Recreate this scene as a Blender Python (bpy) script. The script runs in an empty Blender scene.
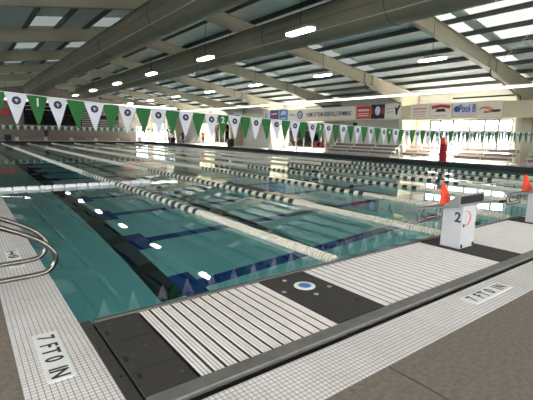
import bpy, bmesh, math, random
from mathutils import Vector, Matrix
random.seed(7)
PI = math.pi
scn = bpy.context.scene
COL = scn.collection

# ---------------------------------------------------------------- materials
def lin(c):
    return tuple(((v/255)/12.92 if v/255 <= .04045 else ((v/255+.055)/1.055)**2.4) for v in c)

def mat(name, rgb, rough=.6, metal=0., var=.08, scale=6., bump=0., emit=0., spec=.5):
    m = bpy.data.materials.new(name); m.use_nodes = True
    nt = m.node_tree; b = nt.nodes['Principled BSDF']
    c = lin(rgb)
    b.inputs['Roughness'].default_value = rough
    b.inputs['Metallic'].default_value = metal
    b.inputs['Specular IOR Level'].default_value = spec
    b.inputs['Base Color'].default_value = (*c, 1)
    if var or bump:
        tc = nt.nodes.new('ShaderNodeTexCoord'); n = nt.nodes.new('ShaderNodeTexNoise')
        n.inputs['Scale'].default_value = scale; n.inputs['Detail'].default_value = 5
        nt.links.new(tc.outputs['Object'], n.inputs['Vector'])
        if var:
            r = nt.nodes.new('ShaderNodeValToRGB')
            r.color_ramp.elements[0].position = .3; r.color_ramp.elements[1].position = .7
            r.color_ramp.elements[0].color = (*[v*(1-var) for v in c], 1)
            r.color_ramp.elements[1].color = (*[min(1, v*(1+var)) for v in c], 1)
            nt.links.new(n.outputs['Fac'], r.inputs['Fac']); nt.links.new(r.outputs['Color'], b.inputs['Base Color'])
        if bump:
            bp = nt.nodes.new('ShaderNodeBump'); bp.inputs['Strength'].default_value = bump; bp.inputs['Distance'].default_value = .01
            nt.links.new(n.outputs['Fac'], bp.inputs['Height']); nt.links.new(bp.outputs['Normal'], b.inputs['Normal'])
    if emit:
        b.inputs['Emission Color'].default_value = (*c, 1); b.inputs['Emission Strength'].default_value = emit
    return m

def tile_mat(name, rgb, grout, size, gap, rough=.35, var=.05):
    m = bpy.data.materials.new(name); m.use_nodes = True
    nt = m.node_tree; b = nt.nodes['Principled BSDF']
    tc = nt.nodes.new('ShaderNodeTexCoord'); br = nt.nodes.new('ShaderNodeTexBrick')
    br.offset = 0; br.squash = 1
    br.inputs['Scale'].default_value = 1; br.inputs['Brick Width'].default_value = size; br.inputs['Row Height'].default_value = size
    br.inputs['Mortar Size'].default_value = gap; br.inputs['Mortar Smooth'].default_value = .1; br.inputs['Bias'].default_value = 0
    c = lin(rgb)
    br.inputs['Color1'].default_value = (*[v*(1-var) for v in c], 1); br.inputs['Color2'].default_value = (*[min(1, v*(1+var)) for v in c], 1)
    br.inputs['Mortar'].default_value = (*lin(grout), 1)
    nt.links.new(tc.outputs['Object'], br.inputs['Vector'])
    # faint wear
    n = nt.nodes.new('ShaderNodeTexNoise'); n.inputs['Scale'].default_value = 2.2; n.inputs['Detail'].default_value = 6
    nt.links.new(tc.outputs['Object'], n.inputs['Vector'])
    rp = nt.nodes.new('ShaderNodeValToRGB'); rp.color_ramp.elements[0].position = .3; rp.color_ramp.elements[1].position = .75
    rp.color_ramp.elements[0].color = (.84, .82, .8, 1); rp.color_ramp.elements[1].color = (1, 1, 1, 1)
    nt.links.new(n.outputs['Fac'], rp.inputs['Fac'])
    mx = nt.nodes.new('ShaderNodeMix'); mx.data_type = 'RGBA'; mx.blend_type = 'MULTIPLY'; mx.inputs['Factor'].default_value = 1
    nt.links.new(br.outputs['Color'], mx.inputs[6]); nt.links.new(rp.outputs['Color'], mx.inputs[7])
    nt.links.new(mx.outputs[2], b.inputs['Base Color'])
    b.inputs['Roughness'].default_value = rough
    return m

def water_mat():
    m = bpy.data.materials.new('pool_water'); m.use_nodes = True
    nt = m.node_tree; nt.nodes.remove(nt.nodes['Principled BSDF']); out = nt.nodes['Material Output']
    rf = nt.nodes.new('ShaderNodeBsdfRefraction'); rf.inputs['IOR'].default_value = 1.333; rf.inputs['Roughness'].default_value = 0
    rf.inputs['Color'].default_value = (.62, .93, .96, 1)
    gl = nt.nodes.new('ShaderNodeBsdfGlossy'); gl.inputs['Roughness'].default_value = 0.0; gl.inputs['Color'].default_value = (1, 1, 1, 1)
    fr = nt.nodes.new('ShaderNodeFresnel'); fr.inputs['IOR'].default_value = 1.333
    tc = nt.nodes.new('ShaderNodeTexCoord'); mp = nt.nodes.new('ShaderNodeMapping'); mp.inputs['Scale'].default_value = (1, .7, 1)
    n = nt.nodes.new('ShaderNodeTexNoise'); n.inputs['Scale'].default_value = 1.6; n.inputs['Detail'].default_value = 1.5
    bp = nt.nodes.new('ShaderNodeBump'); bp.inputs['Strength'].default_value = 1.0; bp.inputs['Distance'].default_value = WAVE
    mx = nt.nodes.new('ShaderNodeMixShader')
    L = nt.links.new
    L(tc.outputs['Object'], mp.inputs['Vector']); L(mp.outputs['Vector'], n.inputs['Vector']); L(n.outputs['Fac'], bp.inputs['Height'])
    for x in (rf, gl, fr): L(bp.outputs['Normal'], x.inputs['Normal'])
    L(fr.outputs['Fac'], mx.inputs['Fac']); L(rf.outputs['BSDF'], mx.inputs[1]); L(gl.outputs['BSDF'], mx.inputs[2])
    L(mx.outputs['Shader'], out.inputs['Surface'])
    return m

def pane_mat(name, tint=(1, 1, 1)):
    m = bpy.data.materials.new(name); m.use_nodes = True
    nt = m.node_tree; nt.nodes.remove(nt.nodes['Principled BSDF']); out = nt.nodes['Material Output']
    t = nt.nodes.new('ShaderNodeBsdfTransparent'); t.inputs['Color'].default_value = (*tint, 1)
    g = nt.nodes.new('ShaderNodeBsdfGlossy'); g.inputs['Roughness'].default_value = .02
    f = nt.nodes.new('ShaderNodeFresnel'); f.inputs['IOR'].default_value = 1.45
    mx = nt.nodes.new('ShaderNodeMixShader')
    nt.links.new(f.outputs['Fac'], mx.inputs['Fac']); nt.links.new(t.outputs[0], mx.inputs[1]); nt.links.new(g.outputs[0], mx.inputs[2])
    nt.links.new(mx.outputs[0], out.inputs['Surface'])
    return m

def translucent_mat(name, rgb, clear=.15):
    m = bpy.data.materials.new(name); m.use_nodes = True
    nt = m.node_tree; nt.nodes.remove(nt.nodes['Principled BSDF']); out = nt.nodes['Material Output']
    t = nt.nodes.new('ShaderNodeBsdfTranslucent'); t.inputs['Color'].default_value = (*lin(rgb), 1)
    tr = nt.nodes.new('ShaderNodeBsdfTransparent')
    mx = nt.nodes.new('ShaderNodeMixShader'); mx.inputs['Fac'].default_value = clear
    nt.links.new(t.outputs[0], mx.inputs[1]); nt.links.new(tr.outputs[0], mx.inputs[2]); nt.links.new(mx.outputs[0], out.inputs['Surface'])
    return m

def roof_mat():
    m = mat('roof_sheet', (222, 228, 227), .55, 0, .06, 1.2)
    nt = m.node_tree; b = nt.nodes['Principled BSDF']
    tc = nt.nodes.new('ShaderNodeTexCoord'); w = nt.nodes.new('ShaderNodeTexWave'); w.bands_direction = 'Y'; w.inputs['Scale'].default_value = 1.6
    bp = nt.nodes.new('ShaderNodeBump'); bp.inputs['Strength'].default_value = .35; bp.inputs['Distance'].default_value = .03
    nt.links.new(tc.outputs['Object'], w.inputs['Vector']); nt.links.new(w.outputs['Fac'], bp.inputs['Height']); nt.links.new(bp.outputs['Normal'], b.inputs['Normal'])
    return m

WAVE = .0016
M = dict(
    tile=tile_mat('deck_tile', (232, 227, 226), (132, 127, 124), .036, .0027),
    concrete=mat('concrete_deck', (112, 103, 93), .85, 0, .22, 26, .25),
    far_deck=mat('light_deck', (222, 218, 210), .6, 0, .08, 2),
    basin=mat('pool_plaster', (196, 226, 226), .7, 0, .06, .8),
    black_line=tile_mat('black_lane_tile', (14, 22, 32), (26, 38, 48), .1, .006, .5, .2),
    blue_line=tile_mat('blue_lane_tile', (10, 54, 156), (34, 80, 170), .1, .006, .5, .2),
    water=water_mat(),
    curb=mat('dark_curb', (24, 28, 28), .75, 0, .1, 4),
    wall=mat('wall_panel', (206, 206, 200), .7, 0, .05, 1.5),
    end_wall=mat('end_wall_panel', (116, 110, 100), .8, 0, .08, 1.2),
    roof=roof_mat(),
    purlin=mat('purlin_steel', (84, 90, 86), .6, 0, .06, 3),
    skylight=translucent_mat('skylight_sheet', (98, 99, 98), .004), skylight_old=translucent_mat('weathered_skylight_sheet', (78, 81, 81), .001),  # second sheet: dimmer copy of the first, light level set in its colour
    rafter=mat('cream_steel', (184, 178, 158), .55, 0, .05, 3),
    duct=mat('duct_fabric', (126, 122, 106), .7, 0, .06, 1.5),
    seam=mat('duct_seam', (96, 94, 84), .6, 0, .05),
    rail_white=mat('duct_rail', (176, 176, 168), .5, 0, .03),
    white_pipe=mat('white_pipe', (240, 240, 236), .4, 0, .03), strip=mat('strip_light_lens', (255, 254, 250), .4, 0, 0, emit=1.5),
    cream=mat('cream_fascia', (204, 196, 168), .6, 0, .04, 2),
    white=mat('white_plastic', (226, 226, 224), .4, 0, .03),
    block_white=mat('block_gelcoat', (180, 180, 182), .4, 0, .05, 8),
    block_grey=mat('block_tread', (128, 129, 127), .75, 0, .12, 40, .2),
    black=mat('black_rubber', (18, 18, 19), .85, 0, .15, 12),
    mat_black=mat('charcoal_mat', (48, 45, 43), .75, 0, .12, 14, .15),
    slat=mat('grating_slat', (232, 225, 221), .5, 0, .06, 10),
    tray_dark=mat('gap_dark', (58, 52, 49), .9, 0, .1, 6),
    tray=mat('grating_tray', (78, 72, 66), .8, 0, .1, 6),
    steel=mat('brushed_steel', (118, 114, 109), .22, 1., .08, 20),
    edge_dark=mat('worn_edge_steel', (96, 94, 90), .5, .5, .12, 12),
    edge_mid=mat('grey_edge_steel', (116, 114, 110), .5, .4, .14, 10),
    edge=mat('edge_steel', (150, 148, 144), .45, .6, .12, 12),
    orange=mat('cone_orange', (244, 66, 28), .45, 0, .06, 6),
    red=mat('cone_red', (150, 22, 34), .5, 0, .06, 6),
    green=mat('pennant_green', (14, 92, 34), .7, 0, .08, 6),
    pen_white=mat('pennant_white', (196, 198, 206), .7, 0, .05, 6),
    navy=mat('emblem_navy', (24, 32, 52), .6, 0, .05),
    float_cream=mat('float_cream', (208, 204, 190), .5, 0, .05, 9),
    float_green=mat('float_dark_green', (10, 44, 34), .5, 0, .1, 9),
    float_white=mat('float_white', (238, 238, 240), .45, 0, .03, 9),
    cable=mat('cable', (60, 60, 58), .5, .4, .05),
    lamp=mat('lamp_lens', (255, 252, 244), .4, 0, 0, emit=15.),
    lamp_rim=mat('lamp_rim', (150, 150, 144), .45, .3, .05),
    dark=mat('dark_metal', (40, 38, 36), .6, .3, .1),
    dark_glass=mat('dark_glazing', (20, 18, 24), .7, 0, .05, 2, spec=.15),
    louvre=mat('louvre_grey', (150, 148, 144), .6, 0, .05, 4),
    pane=pane_mat('clear_pane'),
    red_sign=mat('red_sign', (206, 40, 40), .5, 0, .04),
    blue_sign=mat('blue_sign', (66, 118, 186), .5, 0, .05),
    deep_blue=mat('deep_blue_sign', (62, 66, 128), .5, 0, .15, 5),
    lavender=mat('pale_banner', (206, 206, 228), .5, 0, .08, 5),
    banner=mat('white_banner', (226, 220, 212), .6, 0, .03),
    pink_text=mat('pink_print', (214, 150, 160), .6, 0, .05),
    ink=mat('dark_print', (40, 40, 48), .6, 0, .05),
    blue_ink=mat('blue_print', (52, 84, 150), .6, 0, .05),
    red_ink=mat('red_print', (176, 44, 50), .6, 0, .05),
    orange_ink=mat('orange_print', (206, 120, 66), .6, 0, .05),
    grey_ink=mat('grey_print', (160, 160, 168), .6, 0, .05),
    alu=mat('bleacher_aluminium', (196, 194, 190), .4, .5, .05, 8),
    brown=mat('brown_wood', (120, 104, 92), .6, 0, .12, 6),
    skin=mat('skin', (190, 140, 112), .6, 0, .04),
    cloth_dark=mat('dark_cloth', (30, 30, 36), .8, 0, .1, 12),
    cloth_red=mat('rust_red_cloth', (176, 70, 50), .8, 0, .1, 12),
    hair=mat('dark_hair', (30, 24, 20), .7, 0, .1, 20),
    conduit=mat('dark_conduit', (54, 48, 42), .6, .2, .1),
)

# ---------------------------------------------------------------- mesh helpers
class MB:
    def __init__(s): s.bm = bmesh.new()
    def box(s, x0, x1, y0, y1, z0, z1):
        v = [s.bm.verts.new(p) for p in ((x0,y0,z0),(x1,y0,z0),(x1,y1,z0),(x0,y1,z0),(x0,y0,z1),(x1,y0,z1),(x1,y1,z1),(x0,y1,z1))]
        for f in ((3,2,1,0),(4,5,6,7),(0,1,5,4),(1,2,6,5),(2,3,7,6),(3,0,4,7)): s.bm.faces.new([v[i] for i in f])
        return s
    def prism(s, prof, a0, a1, axis='x'):
        # prof: list of (u,v); axis x -> (u=y,v=z), axis y -> (u=x,v=z), axis z -> (u=x,v=y)
        def P(u, v, a): return {'x': (a,u,v), 'y': (u,a,v), 'z': (u,v,a)}[axis]
        A = [s.bm.verts.new(P(u,v,a0)) for u,v in prof]; B = [s.bm.verts.new(P(u,v,a1)) for u,v in prof]
        n = len(prof)
        s.bm.faces.new(A[::-1]); s.bm.faces.new(B)
        for i in range(n): s.bm.faces.new((A[i], A[(i+1)%n], B[(i+1)%n], B[i]))
        return s
    def tube(s, pts, r, seg=10, cap=True, closed=False):
        pts = [Vector(p) for p in pts]; n = len(pts); rings = []
        up = None
        for i, p in enumerate(pts):
            if closed: t = (pts[(i+1)%n]-pts[i-1]).normalized()
            else: t = (pts[min(i+1,n-1)]-pts[max(i-1,0)]).normalized()
            if up is None: up = Vector((0,0,1)) if abs(t.z) < .9 else Vector((1,0,0))
            a = t.cross(up).normalized(); b = a.cross(t).normalized(); up = b
            rr = r[i] if isinstance(r, (list, tuple)) else r
            rings.append([s.bm.verts.new(p + a*math.cos(2*PI*k/seg)*rr + b*math.sin(2*PI*k/seg)*rr) for k in range(seg)])
        m = n if closed else n-1
        for i in range(m):
            A, B = rings[i], rings[(i+1)%n]
            for k in range(seg): s.bm.faces.new((A[k], A[(k+1)%seg], B[(k+1)%seg], B[k]))
        if cap and not closed:
            s.bm.faces.new(rings[0][::-1]); s.bm.faces.new(rings[-1])
        return s
    def lathe(s, prof, c=(0,0,0), seg=20, axis='z'):
        # prof list of (r, h)
        c = Vector(c); rings = []
        def P(r, h, a):
            if axis == 'z': return c+Vector((r*math.cos(a), r*math.sin(a), h))
            if axis == 'y': return c+Vector((r*math.cos(a), h, r*math.sin(a)))
            return c+Vector((h, r*math.cos(a), r*math.sin(a)))
        for r, h in prof: rings.append([s.bm.verts.new(P(max(r,1e-4), h, 2*PI*k/seg)) for k in range(seg)])
        for A, B in zip(rings, rings[1:]):
            for k in range(seg): s.bm.faces.new((A[k], A[(k+1)%seg], B[(k+1)%seg], B[k]))
        s.bm.faces.new(rings[0][::-1]); s.bm.faces.new(rings[-1])
        return s
    def sphere(s, c, r, seg=14, sz=(1,1,1)):
        g = bmesh.ops.create_uvsphere(s.bm, u_segments=seg, v_segments=max(6, seg//2+2), radius=r)
        for v in g['verts']: v.co = Vector((v.co.x*sz[0], v.co.y*sz[1], v.co.z*sz[2]))+Vector(c)
        return s
    def build(s, name, material, parent=None, bevel=0, smooth=False, loc=None):
        bmesh.ops.recalc_face_normals(s.bm, faces=s.bm.faces)
        me = bpy.data.meshes.new(name); s.bm.to_mesh(me); s.bm.free()
        o = bpy.data.objects.new(name, me); COL.objects.link(o)
        me.materials.append(material)
        if parent: o.parent = parent
        if loc: o.location = loc
        if bevel:
            b = o.modifiers.new('bevel', 'BEVEL'); b.width = bevel; b.segments = 2; b.limit_method = 'ANGLE'
        if smooth:
            for p in me.polygons: p.use_smooth = True
            if hasattr(me, 'set_sharp_from_angle'): me.set_sharp_from_angle(angle=math.radians(42))
        return o

def tag(o, label, cat, group=None, kind=None):
    o['label'] = label; o['category'] = cat
    if group: o['group'] = group
    if kind: o['kind'] = kind
    return o
def struct(o): o['kind'] = 'structure'; return o
def thing(name, label, cat, loc=(0,0,0), group=None, rz=0):
    o = bpy.data.objects.new(name, None); COL.objects.link(o); o.location = loc; o.rotation_euler = (0,0,rz); o.empty_display_size = .1
    return tag(o, label, cat, group)
def copy_tree(o, parent=None):
    c = o.copy(); COL.objects.link(c)
    if parent: c.parent = parent
    for ch in list(o.children): copy_tree(ch, c)
    return c
def text(s, size, material, origin, xdir, ydir, name='lettering', parent=None, depth=.002, sx=1., align='CENTER', bold=0.):
    cu = bpy.data.curves.new('txt', 'FONT'); cu.body = s; cu.size = size; cu.align_x = align; cu.align_y = 'CENTER'; cu.extrude = depth; cu.offset = bold; cu.resolution_u = 3
    t = bpy.data.objects.new('txt', cu); COL.objects.link(t)
    dg = bpy.context.evaluated_depsgraph_get()
    me = bpy.data.meshes.new_from_object(t.evaluated_get(dg)); bpy.data.objects.remove(t); bpy.data.curves.remove(cu)
    x = Vector(xdir).normalized(); y = Vector(ydir).normalized(); z = x.cross(y)
    mt = Matrix((x*sx, y, z)).transposed().to_4x4(); mt.translation = Vector(origin)
    me.transform(mt); me.materials.clear(); me.materials.append(material)
    o = bpy.data.objects.new(name, me); COL.objects.link(o)
    if parent: o.parent = parent
    return o
def smooth_path(P, n=8):
    out = []
    P = [Vector(p) for p in P]
    for i in range(len(P)-1):
        p0, p1, p2, p3 = P[max(i-1,0)], P[i], P[i+1], P[min(i+2,len(P)-1)]
        for k in range(n):
            u = k/n
            out.append(.5*((2*p1)+(p2-p0)*u+(2*p0-5*p1+4*p2-p3)*u*u+(3*p1-p0-3*p2+p3)*u**3))
    out.append(P[-1]); return out
def ell(cx, cy, rx, ry, n=24, a0=0): return [(cx+rx*math.cos(a0+2*PI*k/n), cy+ry*math.sin(a0+2*PI*k/n)) for k in range(n)]

# ---------------------------------------------------------------- key dimensions (metres)
PX0, PX1, PY0, PY1 = .67, 22.85, 3.42, 57.0        # pool
ZW, ZB = -.06, -2.2                                # water level, pool floor
WX, EY, LX, BY = 26.8, 63.0, -8.6, -8.0            # right wall, end wall, left wall, back wall
RIDGE, SLOPE, ZR = 8.4, .16, 7.78                  # roof ridge
DZ = .18                                           # raised far decks
FRAMES = [9.82 + 7.62*k for k in range(7)]
def roofz(x): return ZR - SLOPE*abs(x-RIDGE)

# ---------------------------------------------------------------- setting
flr = struct(MB().box(LX, WX, BY, 1.56, -.12, 0).box(LX, .18, 1.56, EY, -.12, 0).build('floor', M['concrete']))
MB().box(2.28, 2.289, -6, 1.555, -.002, .0012).build('control_joint', M['conduit'], flr)
struct(MB().box(.18, PX0, 1.56, EY, -.12, .002).box(PX0, WX, 1.56, 1.99, -.12, .002).box(PX0, PX1, 1.99, 2.06, -.3, -.1).build('trim_1', M['tile']))
struct(MB().box(PX1+.3, WX, 1.985, EY, -.12, DZ).box(PX0, PX1+.3, PY1+.3, EY, -.12, DZ).build('trim_2', M['far_deck']))
struct(MB().box(PX1, PX1+.3, PY0-1.5, PY1, -.3, DZ+.02).box(PX0, PX1+.3, PY1, PY1+.3, -.3, DZ+.02).build('trim_3', M['curb'], bevel=.02))
basin = MB()
basin.box(PX0-.2, PX1+.3, PY0-.2, PY1+.3, ZB-.2, ZB)
basin.box(PX0-.2, PX0, PY0-.2, PY1+.3, ZB, -.125).box(PX1, PX1+.3, PY0-.2, PY1+.3, ZB, -.302)
basin.box(PX0, PX1, PY0-.2, PY0, ZB, -.32).box(PX0, PX1, PY1, PY1+.3, ZB, -.302)
basin = struct(basin.build('floor_basin', M['basin']))
# lane markings on the pool floor (flat painted tile bands)
LANES = [2.42 + 3.05*k for k in range(7)]
bl = MB()
for x in LANES: bl.box(x-.2, x+.2, 5.5, 54.8, ZB, ZB+.004)
bl.build('lane_line', M['black_line'], basin)
bb = MB(); y = 5.72; k = 0
while y < 55:
    bb.box(2.62, 20.7, y-.15, y+.15, ZB, ZB+.003)
    bb.box(2.62, 3.0, y-.5, y+.5, ZB, ZB+.0035); bb.box(20.3, 20.7, y-.5, y+.5, ZB, ZB+.0035)
    y += 2.37
bb.build('cross_lane_line', M['blue_line'], basin)
w = MB(); v = [w.bm.verts.new(p) for p in ((PX0,PY0,ZW),(PX1,PY0,ZW),(PX1,PY1,ZW),(PX0,PY1,ZW))]; w.bm.faces.new(v)
water = struct(w.build('floor_water', M['water']))
if water.data.polygons[0].normal.z < 0: water.data.flip_normals()

struct(MB().box(WX+.3, WX+26, BY-4, EY+10, -.3, -.1).build('ground', mat('pale_paving', (226, 224, 216), .9, 0, .06, .5)))  # outside ground added pale to bounce daylight up under the eave
# walls with window openings
def wall_x(name, x, th, y0, y1, zt, openings, m):
    w = MB(); ops = sorted(openings); ys = y0
    for a, b, z0, z1 in ops:
        w.box(x, x+th, ys, a, 0, zt); w.box(x, x+th, a, b, 0, z0); w.box(x, x+th, a, b, z1, zt); ys = b
    w.box(x, x+th, ys, y1, 0, zt)
    return struct(w.build(name, m))
def wall_y(name, y, th, x0, x1, zt, openings, m):
    w = MB(); xs = x0
    for a, b, z0, z1 in sorted(openings):
        w.box(xs, a, y, y+th, 0, zt(xs) if callable(zt) else zt); w.box(a, b, y, y+th, 0, z0); w.box(a, b, y, y+th, z1, zt); xs = b
    w.box(xs, x1, y, y+th, 0, zt)
    return struct(w.build(name, m))
RW = [(10.85, 16.35, .42, 2.84), (26.1, 32.0, .42, 2.8), (40.95, 47.2, .42, 2.8), (55.9, 62.4, .42, 3.4)]
wall_x('wall_right', WX, .2, BY, EY, roofz(WX)-.02, RW, M['wall'])
EWO = [(21.9, 23.85, .2, 2.5), (24.7, 26.6, .45, 3.0)]
ew = MB(); xs = LX
for a, b, z0, z1 in EWO: ew.box(xs, a, EY, EY+.2, 0, 4.84); ew.box(a, b, EY, EY+.2, 0, z0); ew.box(a, b, EY, EY+.2, z1, 4.84); xs = b
ew.box(xs, WX, EY, EY+.2, 0, 4.84)
ew.prism([(LX, 4.84), (WX, 4.84), (RIDGE, ZR-.03)], EY, EY+.2, 'y')
struct(ew.build('wall_back', M['end_wall']))
wall_x('wall_left', LX-.2, .2, BY, EY, roofz(LX)-.02, [(BY+.5, 8, 1.2, 4.0), (12, 26, 1.2, 4.0), (28, 46, 1.2, 4.0), (48.5, 62, 1.2, 4.0)], M['wall'])  # last opening added, out of view, to light the far end
fw = MB(); fw.box(LX, WX, BY-.2, BY, 0, .6); fw.prism([(LX, 4.2), (WX, 4.2), (WX, 4.8), (RIDGE, ZR-.03), (LX, 5.0)], BY-.2, BY, 'y')
for x in (LX, -2, 5, 12, 19, WX-.4): fw.box(x, x+.4, BY-.2, BY, .6, 4.2)
struct(fw.build('wall_front', M['wall']))

def window_x(n, x, y0, y1, z0, z1, mull, trans, name=None):
    f = MB(); t = .08
    f.box(x, x+.1, y0, y1, z0, z0+t).box(x, x+.1, y0, y1, z1-t, z1)
    for yy in [y0+t/2]+mull+[y1-t/2]: f.box(x, x+.1, yy-t/2, yy+t/2, z0+t, z1-t)
    for zz in trans: f.box(x+.01, x+.09, y0, y1, zz-t/2, zz+t/2)
    o = struct(f.build(name or f'window_{n}', M['conduit']))
    p = MB(); p.box(x+.045, x+.055, y0+t, y1-t, z0+t, z1-t); p.build('glass_pane', M['pane'], o)
    return o
window_x(1, WX+.05, *RW[0], [11.7, 12.55, 13.5, 14.65, 15.6], [2.06])
window_x(2, WX+.05, *RW[1], [27.3, 28.5, 29.7, 30.9], [2.05])
window_x(3, WX+.05, *RW[2], [42.2, 43.5, 44.7, 46.0], [2.05])
window_x(4, WX+.05, *RW[3], [57.2, 58.5, 59.8, 61.1], [2.05, 2.7])
def frame_y(name, x0, x1, z0, z1, y, mull, trans, m, pane):
    f = MB(); t = .07
    f.box(x0, x1, y, y+.1, z0, z0+t).box(x0, x1, y, y+.1, z1-t, z1)
    for xx in [x0+t/2]+mull+[x1-t/2]: f.box(xx-t/2, xx+t/2, y, y+.1, z0+t, z1-t)
    for zz in trans: f.box(x0, x1, y+.01, y+.09, zz-t/2, zz+t/2)
    o = struct(f.build(name, m)); MB().box(x0+t, x1-t, y+.045, y+.055, z0+t, z1-t).build('glass_pane', pane, o)
    return o
frame_y('door_1', 21.9, 23.85, .2, 2.5, EY+.05, [22.87], [], M['dark'], M['pane'])
frame_y('window_5', 24.7, 26.6, .45, 3.0, EY+.05, [25.65], [1.0, 1.6, 2.2], M['louvre'], M['pane'])
o6 = frame_y('window_6', 6.95, 13.35, 2.25, 5.2, EY-.12, [9.1, 11.2], [3.7], M['dark'], M['dark_glass'])
lb = MB()
for z in (4.2, 4.7): 
    for x0 in (7.2, 9.3): lb.box(x0, x0+1.0, EY-.16, EY-.13, z, z+.1)
lb.build('light_bar', M['louvre'], o6)
o7 = struct(MB().box(14.0, 19.3, EY-.1, EY-.01, 2.25, 5.2).build('window_7', M['dark_glass']))
lv = MB()
for k in range(11): lv.prism([(EY-.14, 2.34+.26*k), (EY-.1, 2.34+.26*k), (EY-.1, 2.48+.26*k), (EY-.17, 2.42+.26*k)], 14.1, 16.5 if 3 < k < 6 else 19.2, 'x')
lv.build('louvre_slat', M['louvre'], o7)

# roof sheets, purlins, translucent panels
PUR = [RIDGE + s*(.75+1.5*k) for s in (1, -1) for k in range(13)]
PUR = sorted(x for x in PUR if LX+.1 < x < WX-.1)
xsr = sorted(set([LX-.2, WX+.2, RIDGE] + PUR))
sky = {}
def is_sky(i, xm, ya):
    if xm > 15.4:
        if xm < 19.6: return [(5.2, 8.8)] + [(f-.5, f+.35) for f in FRAMES]
        if xm < 22: return [(f-.6, f+.35) for f in FRAMES]
    big = [(-6.5, -1.0), (.5, 8.6)] if -6.5 < xm < 15 else []  # large unseen panels added over the near bays for top light
    if xm < 7.4 and i % 2 == 0: return big + [(f-2.0, f+.4) for f in FRAMES]
    return big
roof = MB(); cells = []
for i, (xa, xb) in enumerate(zip(xsr, xsr[1:])):
    ys = BY-.2
    for a, b in sorted(is_sky(i, (xa+xb)/2, 0)):
        if b > EY: b = EY
        cells.append((xa, xb, a, b))
        roof.prism([(xa, roofz(xa)), (xb, roofz(xb)), (xb, roofz(xb)+.05), (xa, roofz(xa)+.05)], ys, a, 'y'); ys = b
    roof.prism([(xa, roofz(xa)), (xb, roofz(xb)), (xb, roofz(xb)+.05), (xa, roofz(xa)+.05)], ys, EY+.2, 'y')
ceiling = struct(roof.build('ceiling', M['roof']))
for xa, xb, a, b in cells:
    MB().prism([(xa, roofz(xa)+.01), (xb, roofz(xb)+.01), (xb, roofz(xb)+.016), (xa, roofz(xa)+.016)], a, b, 'y').build('skylight_panel', M['skylight' if a < 6 or (xa > RIDGE and a < 10) else 'skylight_old'], ceiling)
for x in PUR:
    z = roofz(x); h = .185
    MB().box(x-.012, x+.012, BY, EY, z-h, z).box(x-.012, x+.075, BY, EY, z-h, z-h+.014).box(x-.075, x+.012, BY, EY, z-.016, z-.002).build('purlin', M['purlin'], ceiling)

# steel frames: tapered I-section rafters with haunch and wall columns
LAMP = 1
ORD = ['nearest', 'second nearest', 'third', 'fourth', 'fifth', 'sixth', 'farthest']
for k, y in enumerate(FRAMES):
    t = thing('steel_frame', f'cream steel roof frame spanning the pool hall, {ORD[k]} ' + ('to the camera' if k < 2 else 'from the camera'), 'roof beam', (RIDGE, y, 0), 'roof frames across the hall')
    zu = lambda x: roofz(x+RIDGE)-.225
    for s in (1, -1):
        wth = .016; fl = .13
        top = [(0, zu(0)), (s*12.4, zu(s*12.4)), (s*16.3, zu(s*16.3))]
        bot = [(0, zu(0)-.62), (s*12.4, zu(s*12.4)-.64), (s*16.3, 3.9 if s > 0 else 3.9)]
        prof = [top[0], top[1], top[2], bot[2], bot[1], bot[0]]
        r = MB().prism(prof, -wth/2, wth/2, 'y')
        for P, up in ((top, -.02), (bot, .02)):
            for (xa, za), (xb, zb) in zip(P, P[1:]):
                r.prism([(xa, za), (xb, zb), (xb, zb+up), (xa, za+up)], -fl, fl, 'y')
        r.build('rafter', M['rafter'], t)
        for xx in (12.35, 13.1) + ((0.0,) if s > 0 else ()):
            zt = zu(s*xx)-.03; zb_ = (zu(s*xx)-.63) if xx < 12.4 else bot[1][1]+(bot[2][1]-bot[1][1])*(xx-12.4)/3.9
            MB().box(s*xx-.012, s*xx+.012, -.12, .12, zb_+.02, zt).build('splice_plate', M['rafter'], t)
        xw = (WX-RIDGE-.02) if s > 0 else (LX-RIDGE+.02); base = DZ if s > 0 else 0
        c = MB().prism([(s*16.3, 3.9), (s*16.3, zu(s*16.3)), (xw, zu(xw)), (xw, base), (s*16.9, base)], -wth/2, wth/2, 'y')
        c.prism([(s*16.3, 3.9), (s*16.9, base), (s*16.92, base), (s*16.32, 3.9)], -.15, .15, 'y')
        c.prism([(s*16.3, zu(s*16.3)), (xw, zu(xw)), (xw, zu(xw)-.02), (s*16.3, zu(s*16.3)-.02)], -fl, fl, 'y')
        c.prism([(xw, base), (xw, zu(xw)), (xw-s*.02, zu(xw)), (xw-s*.02, base)], -.2, .2, 'y')
        c.build('column', M['rafter'], t)

# cream fascia box along the right wall with its hanging rail
fa = struct(MB().box(24.6, 24.85, BY, 50, 2.82, 3.72).build('trim_4', M['cream']))
MB().box(24.56, 24.6, BY, 50, 2.78, 2.86).build('lower_lip', M['cream'], fa)

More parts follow.
